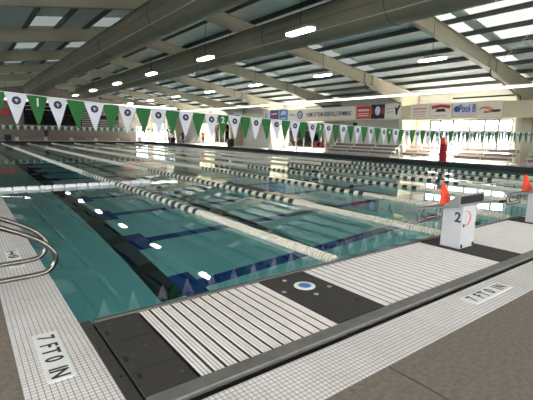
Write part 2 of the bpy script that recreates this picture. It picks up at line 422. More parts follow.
# large round ducts
def duct(x, label):
    t = thing('air_duct', label, 'air duct', (x, 0, 5.58), 'round ducts under the roof')
    R = .63; y0, y1 = -7.5, 48
    prof = [(R*.25, y1+.26), (R*.7, y1+.18), (R*.93, y1+.06), (R, y1-.1), (R, y0)]
    MB().lathe(prof[::-1], seg=40, axis='y').build('shell', M['duct'], t, smooth=True)
    for y in [2+6*k for k in range(8)]: MB().lathe([(R+.012, y-.025), (R+.012, y+.025)], seg=40, axis='y').build('seam_band', M['seam'], t, smooth=True)
    for a, mm, nm in ((math.radians(215), M['rail_white'], 'lower_rail'), (math.radians(-40), M['rail_white'], 'lower_rail'), (math.radians(150), M['seam'], 'side_seam'), (math.radians(182), M['seam'], 'side_seam'), (math.radians(130), M['dark'], 'top_rail')):
        p = Vector((math.cos(a)*(R+.01), 0, math.sin(a)*(R+.01)))
        MB().tube([p+Vector((0,y0,0)), p+Vector((0,y1,0))], .022 if nm != 'side_seam' else .01, 6).build(nm, mm, t)
    hg = MB()
    for f in FRAMES[:5]:
        zt = roofz(x)-.8-5.58
        if zt > R: hg.tube([(0, f, R), (0, f, zt)], .012, 6)
    if len(hg.bm.verts): hg.build('hanger', M['dark'], t)
    else: hg.bm.free()
duct(6.0, 'large beige round duct at upper left, running into the far end wall')
duct(10.8, 'large beige round duct crossing the middle of the ceiling, right of the other duct')

# pendant lamps
def make_lamp(label, loc):
    t = thing('pendant_lamp', label, 'ceiling light', loc, 'oval pendant lamps over the pool')
    def stad(w, l): return [(w*math.cos(a), (l if math.sin(a) >= 0 else -l)+w*math.sin(a)) for a in [2*PI*k/28 + .001 for k in range(28)]]
    MB().prism(stad(.15, .43), -.06, 0, 'z').build('lens', M['lamp'], t, bevel=.02)
    MB().prism(stad(.175, .43), 0, .05, 'z').build('rim', M['lamp_rim'], t, bevel=.012)
    MB().prism(stad(.09, .25), .05, .12, 'z').build('ballast_box', M['lamp_rim'], t, bevel=.01)
    x = loc[0]; zt = roofz(x)-loc[2]-.23
    MB().tube([(0,0,.12), (0,0,zt)], .008, 6).build('cord', M['dark'], t)
    return t
LY = [9.6, 15.5, 21.5, 27.4, 33.4, 39.3, 45.2]
nth = ['nearest', 'second', 'third', 'fourth', 'fifth', 'sixth', 'seventh']
l1 = make_lamp('oval glowing pendant lamp below the big middle duct, nearest of its row', (8.4, LY[0], 4.68))
l2 = make_lamp('oval glowing pendant lamp right of the middle duct, nearest of the right row', (15.2, LY[0]-.2, 4.68))
for r, src in ((0, l1), (1, l2)):
    for k in range(1, 7):
        c = copy_tree(src); c.location = ((8.4, 15.2)[r], LY[k], 4.68)
        c['label'] = f'oval glowing pendant lamp, {nth[k]} back in the row ' + ('below the big middle duct' if r == 0 else 'right of the big middle duct')

# white pipes hung round the hall
wp = thing('strip_light', 'long white strip light hung along the pool in front of the banner wall', 'strip light', (22.5, 0, 4.23))
MB().box(-.1, .1, -6, 48.2, -.07, .03).build('lens', M['strip'], wp, bevel=.02)
MB().box(-.06, .06, -6, 48.2, .03, .09).build('housing', M['white_pipe'], wp)
for f in FRAMES[:6]: MB().tube([(0, f, .08), (0, f, .26)], .012, 6).build('hanger_rod', M['dark'], wp)
ep = thing('strip_light', 'white strip light hung high across the far end behind the pennants', 'strip light', (0, 48.7, 4.46))
MB().box(-6, 22.2, -.11, .11, .02, .2).build('lens', M['strip'], ep, bevel=.03)
MB().box(-6, 22.2, -.06, .06, .2, .26).build('housing', M['white_pipe'], ep)
for x in (-4, 1, 4, 13, 17, 21): MB().tube([(x, 0, .2), (x, 0, roofz(x)-.24-4.46)], .012, 6).build('hanger_rod', M['dark'], ep)
# dark conduit dropping from the nearest frame
t = tag(MB().tube([(20.75, 9.68, 4.95), (20.75, 9.68, 4.6), (22.0, 9.68, 4.42), (24.4, 9.68, 3.9), (24.52, 9.68, 3.7)], .03, 8).build('conduit', M['conduit'], smooth=True), 'dark conduit bent below the nearest roof frame by the oval swirl banner', 'conduit')
tag(MB().tube([(20.75, 17.3, 4.95), (20.75, 17.3, 4.6), (22.0, 17.3, 4.42), (24.5, 17.3, 3.9)], .03, 8).build('conduit', M['conduit'], smooth=True), 'dark conduit bent below the second roof frame by the pale pink lettered banner', 'conduit')
tag(MB().tube([(17.2, 6.2, 6.0), (21.0, 9.3, 5.35)], .012, 6).build('brace_rod', M['alu']), 'thin diagonal brace rod under the roof at upper right', 'rod')

# ---------------------------------------------------------------- bulkhead walkway
bk = struct(MB().box(PX0+.02, PX1, 2.06, 3.40, -.3, -.03).build('trim_5', M['black']))
MB().box(PX0+.1, PX1, 2.07, 2.195, -.03, .012).build('outer_edge', M['edge_mid'], bk, bevel=.006)
MB().box(PX0+.1, PX1, 3.385, 3.43, -.08, .022).build('water_edge', M['edge_dark'], bk, bevel=.006)
def grating(x0, x1, label):
    t = thing('grating_panel', label, 'grating', (x0, 2.2, -.03), 'white slatted gratings of the bulkhead')
    s = MB(); x = .008; k = 0; W = x1-x0; gp = MB()
    while x+.0205 < W:
        s.prism([(x, 0), (x+.0205, 0), (x+.0205, .034), (x+.019, .036), (x+.0015, .036), (x, .034)], 0, 1.18, 'y')
        x += .0205 + (.0075 if k % 3 < 2 else .0255); k += 1
    gp.box(.004, W-.004, .004, 1.176, 0, .0305)  # dark slab just under the slat tops, painting the shade in the gaps
    s.build('slats', M['slat'], t); gp.build('tray', M['tray_dark'], t)
    return t
GR = [(1.15, 2.46, 'white slatted grating between the corner plate and the blue disc mat'), (3.12, 5.54, 'white slatted grating between the blue disc mat and the number 2 block'),
      (6.22, 8.6, 'white slatted grating between the number 2 block and the block at the right edge'), (9.27, 11.6, 'white slatted grating beyond the block at the right edge'), (12.3, 14.7, 'farthest white slatted grating on the bulkhead')]
for a, b, l in GR: grating(a, b, l)
def plate(x0, x1, y0, y1, label, name='rubber_mat'):
    return tag(MB().box(x0, x1, y0, y1, -.028, .01).build(name, M['mat_black'], bevel=.005), label, 'mat')
def screws(pts, parent, z, m='steel', r=.012, nm='screw'):
    for x, y in pts: MB().lathe([(r, z), (r, z+.004), (r*.6, z+.007)], (x, y, 0), 12).build(nm, M[m], parent)
m1 = plate(2.48, 3.1, 2.205, 3.38, 'charcoal mat bearing the white and blue disc')
m2 = plate(5.56, 6.2, 2.205, 3.38, 'charcoal mat under the number 2 starting block')
m3 = plate(8.62, 9.25, 2.205, 3.38, 'charcoal mat under the block at the right edge')
screws([(2.52, 3.0), (2.73, 3.25), (3.02, 2.85), (2.76, 2.78)], m1, .01, 'louvre', .026, 'anchor_bolt')
screws([(3.0, 2.45)], m1, .01, 'black', .02, 'plug')
cd = MB().lathe([(.115, .0105), (.115, .016), (.105, .018)], (2.81, 3.01, 0), 32).build('cover_disc', M['white'])
tag(cd, 'round white cover disc with blue centre on the charcoal mat', 'disc')
MB().lathe([(.07, .018), (.067, .021)], (2.81, 3.01, 0), 28).build('blue_centre', M['blue_sign'], cd)
# corner plate at lower left
cp = thing('corner_plate', 'dark hinged corner cover plate at lower left beside the deck tiles', 'cover plate', (.77, 2.2, -.02))
MB().box(0, .36, .0, 1.18, 0, .03).build('plate', M['mat_black'], cp, bevel=.006)
hs = MB()
for x, y in ((.02, .9), (.02, .45), (.03, .2)): hs.box(x, x+.03, y, y+.06, .03, .04)
hs.build('hinge', M['black'], cp, bevel=.004)
st = MB()
for y in (.3, .75): st.box(.05, .33, y, y+.006, .03, .0325)
st.build('groove_strip', M['black'], cp)
for x, y in ((.1, .5), (.22, .6), (.3, .95), (.2, .82), (.3, .12), (.1, 1.1), (.26, 1.1)):
    MB().lathe([(.012, .03), (.012, .034)], (x, y, 0), 10).build('screw', M['tray'], cp)
strip = tag(MB().box(PX0+.005, .755, 2.0, 3.46, -.03, .008).build('rubber_strip', M['mat_black'], bevel=.005), 'dark rubber strip beside the white tiles at lower left corner', 'strip')
screws([(.70, 2.1), (.72, 2.5), (.70, 2.95), (.71, 3.3)], strip, .008, 'steel', .01)

# ---------------------------------------------------------------- starting blocks
def make_block(number, label, loc, group, full=True):
    t = thing('starting_block', label, 'starting block', loc, group)
    def pz(y): return .525 + .205*(.505-y)          # top of the sloping platform
    p = MB().prism([(-.155, 0), (.155, 0), (.15, pz(.15)-.03), (-.155, pz(-.155)-.03)], -.2, .2, 'x').build('pedestal', M['block_white'], t, bevel=.012)
    MB().prism([(.505, pz(.505)), (.505, pz(.505)-.032), (-.17, pz(-.17)-.032), (-.17, pz(-.17))], -.35, .35, 'x').build('platform', M['block_grey'], t, bevel=.006)
    if not full: return t
    wg = MB().prism([(.085, pz(.085)), (-.125, .80), (-.17, .815), (-.17, pz(-.17))], -.35, .35, 'x').build('foot_wedge', M['block_grey'], t, bevel=.006)
    MB().box(-.325, .325, -.178, -.165, pz(-.17)+.012, .785).build('rear_opening', M['black'], wg)  # black panel painted in for the shade inside the hollow wedge
    tl_ = MB().prism([(-.17, pz(-.17)-.03), (-.17, pz(-.17)), (-.42, pz(-.42)), (-.42, pz(-.42)-.03)], .27, .35, 'x').build('tail_rail', M['block_grey'], t, bevel=.004)
    MB().prism([(-.42, pz(-.42)-.034), (-.42, pz(-.42)+.004), (-.48, pz(-.48)+.004), (-.48, pz(-.48)-.034)], .265, .355, 'x').build('rail_tip', M['black'], tl_, bevel=.004)
    z0 = pz(.48)-.03
    for a, b, dz in ((-.32, .32, .2), (-.2, .2, .15)):
        MB().tube(smooth_path([(a, .45, z0), (a, .475, z0-.05), (a, .48, z0-dz*.7), (a+.02, .465, z0-dz*.97), (a+.06, .455, z0-dz), (b-.06, .455, z0-dz), (b-.02, .465, z0-dz*.97), (b, .48, z0-dz*.7), (b, .475, z0-.05), (b, .45, z0)], 4), .011, 8).build('hand_grip', M['steel'], t, smooth=True)
    stp = MB().box(.2, .46, -.12, .1, .285, .315).build('step', M['black'], t, bevel=.006)
    MB().prism([(.2, .06), (.2, .285), (.43, .285)], -.07, -.045, 'y').build('bracket', M['block_white'], stp)
    for x in (-.185, .14): MB().box(x, x+.045, -.163, -.15, .015, .065).build('anchor_foot', M['black'], t)
    if number:
        text(number, .2, M['ink'], (-.2025, -.085, .455), (0,-1,0), (0,0,1), 'number', t, .002, .95, bold=.006)
        MB().tube([(-.11+.13*math.cos(a), -.158, .45+.11*math.sin(a)) for a in [math.radians(105-16*k) for k in range(15)]], [.004+.006*math.sin(PI*k/14) for k in range(15)], 6).build('logo_arc', M['orange_ink'], p)
        MB().sphere((-.15, -.157, .345), .028, 10, (1, .25, 1)).build('logo_mark', M['ink'], p)
    return t
bmain = make_block('2', 'white starting block numbered 2 with sloping platform and orange cone', (5.85, 2.965, .01), 'near starting blocks')
def strip_num(t):
    for c in list(t.children):
        if c.name.startswith('number'): bpy.data.objects.remove(c)
b3 = copy_tree(bmain); b3.location = (8.93, 2.965, .01); strip_num(b3); b3['label'] = 'white starting block cut off by the right edge of the photo'
fb = make_block('', 'white starting block on the far deck, leftmost in view', (5.5, 57.95, DZ+.02), 'far starting blocks', False); fb.rotation_euler = (0,0,PI)
fl_lab = ['second from left in view', 'third from left in view', 'fourth from left in view', 'fifth from left in view', 'sixth from left, near the far corner']
for k in range(5):
    c = copy_tree(fb); c.location = (8.62+3.0*k, 57.95, DZ+.02); c['label'] = 'white starting block on the far deck, ' + fl_lab[k]

# cones
def make_cone(label, loc, m, group, name='traffic_cone', s=1., tilt=0):
    t = thing(name, label, 'cone', loc, group); t.scale = (s,s,s); t.rotation_euler = (tilt, 0, 0)
    b_ = MB().lathe([(.084, 0), (.112, 0), (.112, .014), (.084, .014)], seg=8); b_.build('base', m, t)
    MB().lathe([(.0001, .314), (.016, .314), (.024, .298), (.08, .012), (.088, .012), (.085, .03), (.030, .30), (.024, .32), (.0001, .322)], seg=24).build('cone_body', m, t, smooth=True)
    return t
tl = -math.atan(.205)
make_cone('orange cone standing on the number 2 starting block', (5.87, 3.2, .592+.012), M['orange'], 'cones on the blocks', s=.98, tilt=tl)
make_cone('red orange cone on the block cut off by the right edge', (8.90, 3.2, .592+.012), M['orange'], 'cones on the blocks', s=.98, tilt=tl)

# ---------------------------------------------------------------- deck markers
def marker(x0, x1, y0, y1, label):
    return tag(MB().box(x0, x1, y0, y1, .0, .005).build('depth_marker', M['white'], bevel=.001), label, 'depth marker')
a = marker(.32, .49, 2.69, 3.43, 'white tile depth marker 7 FT 0 IN on the left deck')
for s, y in (('7', 3.34), ('F', 3.2), ('T', 3.1), ('0', 2.98), ('I', 2.84), ('N', 2.77)):
    text(s, .165, M['ink'], (.398, y, .006), (0,-1,0), (1,0,0), 'lettering', a, .001, .85, bold=.003)
b = marker(3.90, 4.70, 1.715, 1.885, 'white tile depth marker 7 FT 0 IN on the tiles in front of the bulkhead')
for s, x in (('7', 3.99), ('F', 4.13), ('T', 4.23), ('0', 4.36), ('I', 4.51), ('N', 4.6)):
    text(s, .165, M['ink'], (x, 1.80, .006), (1,0,0), (0,1,0), 'lettering', b, .001, .85, bold=.003)
nd = tag(MB().box(.335, .495, 5.72, 6.2, 0, .005).build('warning_tile', M['white'], bevel=.001), 'white warning tile with dark pictogram under the steel rails', 'warning tile')
MB().tube([(.415+.05*math.cos(2*PI*k/20), 5.84+.05*math.sin(2*PI*k/20), .006) for k in range(20)], .006, 6, closed=True).tube([(.38, 5.80, .006), (.45, 5.88, .006)], .006, 6).build('pictogram_ring', M['ink'], nd)
MB().box(.37, .45, 5.95, 5.98, .005, .007).box(.40, .43, 5.99, 6.1, .005, .007).box(.36, .46, 6.12, 6.15, .005, .007).build('pictogram_bar', M['ink'], nd)
nd2 = tag(MB().box(.335, .495, 5.36, 5.60, 0, .005).build('warning_tile', M['white'], bevel=.001), 'small white warning tile nearer the camera than the dark pictogram tile', 'warning tile')
MB().box(.37, .46, 5.42, 5.54, .005, .007).build('faded_print', M['grey_ink'], nd2)

# stainless grab rails
def grab_rail(y, label):
    t = thing('grab_rail', label, 'grab rail', (0, y, 0), 'steel grab rails at the left')
    P = [(-.75, 0, .02), (-.75, 0, .7), (-.70, 0, .95), (-.52, 0, 1.06), (-.3, 0, .99), (.22, 0, .725), (.40, 0, .635), (.54, 0, .545), (.63, 0, .44), (.645, 0, .35), (.60, 0, .27), (.50, 0, .235), (.18, 0, .225), (-.12, 0, .225), (-.26, 0, .19), (-.32, 0, .1), (-.33, 0, .02)]
    MB().tube(smooth_path(P), .0245, 14).build('tube', M['steel'], t, smooth=True)
    for x in (-.75, -.33): MB().lathe([(.06, 0), (.06, .012), (.035, .022), (.03, .03)], (x, 0, 0), 20).build('floor_flange', M['steel'], t)
grab_rail(4.25, 'stainless steel grab rail looping towards the pool, nearer of the two')
grab_rail(4.78, 'stainless steel grab rail looping towards the pool, farther of the two')

# ---------------------------------------------------------------- lane ropes
def float_mesh(name, L, R, m, n=2):
    prof = [(.02, 0)]
    for k in range(n):
        a = L*k/n; d = L/n
        prof += [(R*.45, a+.006), (R*.95, a+d*.2), (R, a+d*.3), (R, a+d*.7), (R*.95, a+d*.8), (R*.45, a+d-.006)]
    prof += [(.02, L)]
    b = MB().lathe(prof, (0,0,0), 14, 'y')
    bmesh.ops.recalc_face_normals(b.bm, faces=b.bm.faces)
    me = bpy.data.meshes.new(name); b.bm.to_mesh(me); b.bm.free(); me.materials.append(m)
    for p in me.polygons: p.use_smooth = True
    me.set_sharp_from_angle(angle=math.radians(50))
    return me
FL = .17
fm_c = float_mesh('float_cream', FL, .084, M['float_cream'], 3); fm_g = float_mesh('float_green', FL, .084, M['float_green'], 3)
def kindof(y):
    if y < 7.4: return 'c'
    if y < 17: return 's'
    if y > 53.0: return 'c'
    if y > 43.5: return 's'
    return 'c'
ROPES = [3.84 + 2.63*k for k in range(7)]
rord = ['first', 'second', 'third', 'fourth', 'fifth', 'sixth', 'seventh']
for i, x in enumerate(ROPES):
    t = thing('lane_rope', f'lane rope of cream and dark green floats, {rord[i]} from the left pool edge', 'lane rope', (x, PY0, ZW), 'lane ropes of the pool')
    MB().tube([(0, .02, .012), (0, PY1-PY0-.02, .012)], .012, 6).build('cable', M['cable'], t)
    y = .12; k = 0; run = {'c': MB(), 'g': MB()}
    while y+FL < PY1-PY0-.1:
        kd = kindof(y+PY0); kk = 'c' if kd == 'c' or k % 2 else 'g'
        if k < 100:
            o = bpy.data.objects.new('float', fm_g if kk == 'g' else fm_c); COL.objects.link(o); o.parent = t
            o.location = (random.uniform(-.012, .012), y, .012)
        else:
            r_ = .082
            run[kk].lathe([(.02, 0), (r_, .008), (r_, FL-.012), (.02, FL-.004)], (random.uniform(-.01, .01), y, .012), 10, 'y')
        y += FL+.006; k += 1
    for kk, m, nm in (('c', M['float_cream'], 'float_run'), ('g', M['float_green'], 'float_run')):
        if len(run[kk].bm.verts): run[kk].build(nm, m, t)['kind'] = 'stuff'
        else: run[kk].bm.free()
# white cross float line over the left lane
t = thing('float_line', 'short line of big white floats across the left lane', 'float line', (PX0, 12.93, ZW))
MB().tube([(.02, 0, .01), (4.3, -.02, .01)], .008, 6).build('cable', M['cable'], t)
fm_w = MB().lathe([(.02, 0), (.06, .01), (.078, .04), (.078, .12), (.066, .145), (.078, .17), (.078, .265), (.06, .30), (.02, .31)], (0,0,0), 16, 'x').build('float', M['float_white'], t, smooth=True, loc=(.04, 0, .022))
x = .365
while x < 4.2:
    o = fm_w.copy(); COL.objects.link(o); o.parent = t; o.location = (x, random.uniform(-.03, .03), .022); x += .325

# ---------------------------------------------------------------- pennant lines
def interp(x, P):
    for (a, za), (b, zb) in zip(P, P[1:]):
        if x <= b: return za+(zb-za)*(x-a)/(b-a)
    return P[-1][1]
ZN = [(-.5, 2.29), (.64, 2.2), (2.74, 2.07), (7.09, 1.94), (11.4, 1.84), (16, 1.85), (22.85, 1.95)]
def pennant_mesh(name, w, h, m):
    b = MB().prism([(-w/2, 0), (w/2, 0), (w/2-.005, -.03), (.012, -h), (-.012, -h), (-w/2+.005, -.03)], -.003, .003, 'y')
    bmesh.ops.recalc_face_normals(b.bm, faces=b.bm.faces)
    me = bpy.data.meshes.new(name); b.bm.to_mesh(me); b.bm.free(); me.materials.append(m); return me
pw = pennant_mesh('pennant_white', .34, .50, M['pen_white']); pg = pennant_mesh('pennant_green', .33, .49, M['green'])
b = MB().lathe([(.068, -.004), (.066, 0)], (0, 0, 0), 20, 'y'); emb = bpy.data.meshes.new('emblem'); bmesh.ops.recalc_face_normals(b.bm, faces=b.bm.faces); b.bm.to_mesh(emb); b.bm.free(); emb.materials.append(M['navy'])
b = MB().box(-.032, .012, -.003, 0, .012, .026).box(-.012, .004, -.003, 0, -.03, .012).tube([(.01+.022*math.cos(a), -.0015, -.006+.022*math.sin(a)) for a in [2*PI*k/10 for k in range(9)]], .005, 5)
glyph = bpy.data.meshes.new('emblem_mark'); bmesh.ops.recalc_face_normals(b.bm, faces=b.bm.faces); b.bm.to_mesh(glyph); b.bm.free(); glyph.materials.append(M['pen_white'])
def link(name, me, parent, loc): o = bpy.data.objects.new(name, me); COL.objects.link(o); o.parent = parent; o.location = loc; return o
t = thing('pennant_line', 'near line of large green and white backstroke pennants across the pool', 'pennant line', (0, 8.0, 0))
MB().tube([(x, 0, interp(x, ZN)+.004) for x in [-.5, .1, .64, 1.7, 2.74, 5, 7.09, 9, 11.4, 13.7, 16, 19, 22.85]], .006, 6).build('cord', M['white'], t)
x0 = .80 - .306*4
for k in range(-4, 72):
    x = .80+.306*k
    if x > 22.7: break
    g = k % 2 != 0
    o = link('pennant', pg if g else pw, t, (x, .008 if g else -.002, interp(x, ZN)))
    o.rotation_euler = (random.uniform(-.05, .05), random.uniform(-.05, .05), random.uniform(-.12, .12))
    if not g:
        e = link('emblem', emb, o, (0, -.003, -.115)); link('emblem_mark', glyph, e, (0, -.004, 0)).scale = (.8, 1, .8)
    elif k in (1, 13, 23, 33, 43, 53, 63):
        n = {1: '1', 13: '2', 23: '3', 33: '4', 43: '5', 53: '6', 63: '7'}[k]
        text(n, .19, M['pen_white'], (0, -.006, -.115), (1,0,0), (0,0,1), 'number', o, .001, 1, bold=.004)
t = thing('pennant_line', 'far line of tiny green and white backstroke pennants near the end wall', 'pennant line', (0, 52.4, 0))
MB().tube([(x, 0, 2.02+.0016*(x-11)**2*.2) for x in range(0, 24)], .008, 6).build('cord', M['white'], t)
for k in range(66):
    x = .4+.34*k
    if x > 22.8: break
    link('pennant', pg if k % 2 else pw, t, (x, 0, 2.02+.00032*(x-11)**2))
tag(MB().tube([(23.0, 52.4, DZ), (23.0, 52.4, 2.1)], .03, 10).build('pennant_pole', M['steel']), 'slim steel pole holding the far pennant line at the far right corner', 'pole')
tag(MB().tube([(23.3, 8.0, DZ), (23.3, 8.0, 2.0)], .03, 10).build('pennant_pole', M['steel']), 'slim steel pole holding the near pennant line on the right deck', 'pole')

# ---------------------------------------------------------------- banners on the right wall
BX = 24.588
def banner(r0, r1, z0, z1, m, label, cat='banner', name='banner'):
    y1, y0 = r0*BX, r1*BX
    return tag(MB().box(BX-.012, BX+.012, y0, y1, z0, z1).build(name, m), label, cat, 'banners on the cream fascia'), y0, y1, z0, z1
D, U = (0,-1,0), (0,0,1); FX = BX-.0145
def pos(b, u, v): return (FX, b[2]-(b[2]-b[1])*u, b[3]+(b[4]-b[3])*v)
def btext(b, s, size, m, u, v, sx=1., bold=0.): return text(s, size, m, pos(b,u,v), D, U, 'lettering', b[0], .003, sx, bold=bold)
def bshape(b, pts, m, name='print'):
    P = [pos(b, u, v) for u, v in pts]; return MB().prism([(p[1], p[2]) for p in P], FX-.004, FX+.002, 'x').build(name, m, b[0])
B = banner(1.585, 1.515, 3.2, 3.95, M['lavender'], 'small pale blue banner farthest along the fascia'); bshape(B, [(.2,.3),(.8,.4),(.7,.6),(.25,.55)], M['blue_ink'])
B = banner(1.355, 1.312, 2.95, 3.95, M['lavender'], 'pale lavender banner left of the dark blue one'); bshape(B, [(.3,.2),(.7,.3),(.6,.7),(.35,.7)], M['grey_ink'])
B = banner(1.308, 1.255, 2.9, 3.95, M['deep_blue'], 'dark blue banner with red and white print'); bshape(B, [(.15,.55),(.85,.6),(.85,.72),(.15,.68)], M['pen_white']); bshape(B, [(.2,.2),(.8,.25),(.75,.4),(.25,.36)], M['red_ink'])
B = banner(1.25, 1.20, 2.9, 3.95, M['blue_sign'], 'mid blue banner beside the dark blue one'); bshape(B, [(.2,.5),(.8,.55),(.8,.8),(.45,.85),(.2,.7)], M['pen_white']); bshape(B, [(.2,.15),(.8,.15),(.8,.25),(.2,.25)], M['pen_white'])
B = banner(1.197, 1.150, 2.88, 3.9, M['banner'], 'small cream banner with pale print next to the long team banner'); bshape(B, [(.15,.45),(.85,.45),(.85,.6),(.15,.6)], M['grey_ink'])
B = banner(1.148, .868, 2.88, 3.9, M['banner'], 'long white banner reading HOME OF TEAM GREENVILLE SWIMMING'); btext(B, 'HOME OF TEAM GREENVILLE SWIMMING', .5, M['ink'], .57, .46, .56, .012)
cx, cz = pos(B, .07, .5)[1:]
MB().tube([(FX, cx+.3*math.cos(2*PI*k/24), cz+.3*math.sin(2*PI*k/24)) for k in range(24)], .06, 6, closed=True).build('round_logo', M['blue_ink'], B[0])
bshape(B, [(.06,.35),(.085,.4),(.08,.65),(.065,.6)], M['blue_ink'])
B = banner(.862, .808, 2.92, 3.84, M['red_sign'], 'red banner with white lettering left of the black banner')
for (v, h) in ((.68, .16), (.42, .06), (.25, .1)): bshape(B, [(.1,v-h/2),(.9,v-h/2),(.9,v+h/2),(.1,v+h/2)], M['pen_white'])
B = banner(.806, .757, 2.9, 3.92, M['ink'], 'black banner with pale blue figure print'); bshape(B, ell(.5, .55, .2, .32, 16), M['lavender']); bshape(B, [(.05,.3),(.2,.35),(.18,.7),(.06,.75)], M['red_ink']); bshape(B, [(.8,.35),(.95,.3),(.93,.75),(.82,.7)], M['red_ink'])
B = banner(.755, .700, 2.88, 3.95, M['banner'], 'white banner with black leaping figure at its right end'); bshape(B, [(.68,.25),(.76,.2),(.8,.5),(.95,.85),(.85,.88),(.74,.66),(.6,.8),(.62,.62)], M['ink']); bshape(B, [(.1,.4),(.55,.42),(.55,.48),(.1,.46)], M['grey_ink']); bshape(B, [(.1,.6),(.5,.62),(.5,.68),(.1,.66)], M['grey_ink'])
B = banner(.670, .614, 2.78, 3.78, M['banner'], 'white banner with pale pink lettering')
for v, h in ((.7, .12), (.5, .08), (.35, .06), (.22, .05)): bshape(B, [(.15,v-h/2),(.85,v-h/2),(.85,v+h/2),(.15,v+h/2)], M['pink_text'])
B = banner(.611, .553, 2.78, 3.8, M['banner'], 'white banner with red ribbon logo'); bshape(B, [(.08,.62),(.5,.72),(.92,.62),(.95,.82),(.5,.9),(.05,.82)], M['red_ink']); bshape(B, [(.25,.45),(.75,.45),(.68,.64),(.32,.64)], M['ink']); bshape(B, [(.2,.18),(.8,.18),(.8,.24),(.2,.24)], M['pink_text'])
B = banner(.548, .491, 2.98, 3.76, M['lavender'], 'pale blue banner reading Pool B'); btext(B, 'Pool B', .62, M['blue_ink'], .62, .5, .62, .015)
P = pos(B, .16, .5); MB().lathe([(.19, FX-.004), (.19, FX)], (0, P[1], P[2]), 20, 'x').build('round_logo', M['blue_ink'], B[0])
B = banner(.488, .432, 2.74, 3.8, M['banner'], 'white banner with orange oval swirl, nearest on the fascia')
P = pos(B, .36, .5)
for rr, ph in ((.3, 0), (.2, .6)): MB().tube([(FX, P[1]+rr*1.2*math.cos(a), P[2]+rr*.55*math.sin(a+ph)) for a in [2*PI*k/20 for k in range(17)]], .035, 6).build('orange_swirl', M['orange_ink'], B[0])
bshape(B, [(.5,.36),(.95,.38),(.95,.5),(.52,.5)], M['ink'])
for a, b_, l in ((.552, .400, 'dark hanging rail above the Pool B banner'), (1.10, .93, 'dark hanging rail above the long team banner')):
    tag(MB().box(BX-.03, BX+.01, b_*BX, a*BX, 3.97, 4.06).build('hanging_rail', M['dark']), l, 'rail')
# small dark speaker on the wall
sp = thing('wall_speaker', 'small dark loudspeaker on the wall below the red banner', 'speaker', (WX-.02, 23.1, 2.4))
MB().box(-.22, -.02, -.14, .14, 0, .3).build('cabinet', M['dark'], sp, bevel=.02); MB().box(-.04, .02, -.04, .04, .1, .2).build('bracket', M['dark'], sp)

# red and other signs on the end wall
rs = tag(MB().box(2.4, 5.4, EY-.06, EY-.002, 3.5, 4.05).build('wall_sign', M['red_sign']), 'red sign at the left on the far end wall', 'sign')
tag(MB().prism(ell(20.6, 3.7, .75, .5, 20), EY-.06, EY-.002, 'y').build('wall_sign', M['red_sign']), 'red oval sign on the far end wall left of the glass door', 'sign')

# ---------------------------------------------------------------- right deck furniture
def bleacher(y0, y1, label, rows=3):
    t = thing('bleacher', label, 'bleacher', (24.0, (y0+y1)/2, DZ), 'aluminium bleachers along the window wall')
    h = (y1-y0)/2
    for r in range(rows):
        x = -.2+.42*r; z = .42+.22*r
        MB().box(x, x+.26, -h, h, z, z+.04).build('seat_plank', M['alu'], t, bevel=.006)
        MB().box(x-.2, x+.0, -h, h, z-.28, z-.25).build('foot_plank', M['alu'], t, bevel=.006)
        MB().box(x+.25, x+.262, -h, h, z-.2, z-.03).build('riser', M['brown'], t)
    n = max(2, int(h*2/1.8))
    for i in range(n+1):
        yy = -h+.1+(2*h-.2)*i/n; f = MB()
        f.tube([(-.3, yy, .02), (.9, yy, .02)], .02, 6).tube([(-.3, yy, .02), (.85, yy, .86)], .02, 6).tube([(.85, yy, .02), (.85, yy, 1.45)], .02, 6)
        for r in range(rows): f.tube([(-.07+.42*r, yy, .02), (-.07+.42*r, yy, .42+.22*r)], .018, 6)
        f.build('support_frame', M['alu'], t)
    g = MB()
    for z in (1.1, 1.43): g.tube([(.85, -h, z), (.85, h, z)], .02, 6)
    g.build('guard_rail', M['alu'], t)
bleacher(9.6, 12.9, 'aluminium bleacher before the large window, right of the red cone stack')
bleacher(14.5, 16.6, 'short aluminium bleacher left of the red cone stack')
bleacher(17.2, 23.6, 'long aluminium bleacher below the red and black banners')
bleacher(4.6, 8.9, 'aluminium bleacher at the right edge of the photo')

# stack of red cones
for k in range(8):
    top = k == 7
    c = make_cone(('topmost red orange cone of the tall stack by the window' if top else f'red cone nested in the tall stack by the window, {["bottom","second","third","fourth","fifth","sixth","seventh"][k]}' + (' from the floor' if k else ' one')),
                  (23.55, 13.3, DZ+.155*k), M['red'] if not top else M['orange'], 'stacked red cones', s=1.)
    c.scale = (2.9, 2.9, 1.3)
    for ch in c.children: pass
# hoop rack, chairs, posts
t = thing('hoop_rack', 'rack of white hoops on the right deck left of the bright window', 'rack', (23.9, 29.6, DZ))
for k in range(5):
    yy = -1.2+.6*k
    MB().tube([(0, yy+.55*math.cos(a), .05+.75*math.sin(a)) for a in [PI*j/14 for j in range(15)]], .022, 8).build('hoop', M['white'], t, smooth=True)
MB().box(-.06, .06, -1.9, 1.9, 0, .05).build('base_bar', M['dark'], t)
def chair(loc, label, m, group, rz=0):
    t = thing('plastic_chair', label, 'chair', loc, group, rz)
    MB().box(-.23, .23, -.22, .22, .42, .45).build('seat', m, t, bevel=.01)
    MB().prism([(-.22, .45), (-.19, .45), (-.27, .88), (-.3, .88)], -.22, .22, 'x').build('backrest', m, t, bevel=.008)
    for sx in (-.2, .2):
        for sy in (-.19, .19): MB().tube([(sx, sy, .43), (sx*1.1, sy*1.15, 0)], .016, 6).build('leg', m, t)
    return t
chair((23.9, 25.2, DZ), 'red plastic chair on the right deck by the window, left of two', M['red'], 'red deck chairs', PI/2)
chair((23.9, 24.45, DZ), 'red plastic chair on the right deck by the window, right of two', M['red'], 'red deck chairs', PI/2)
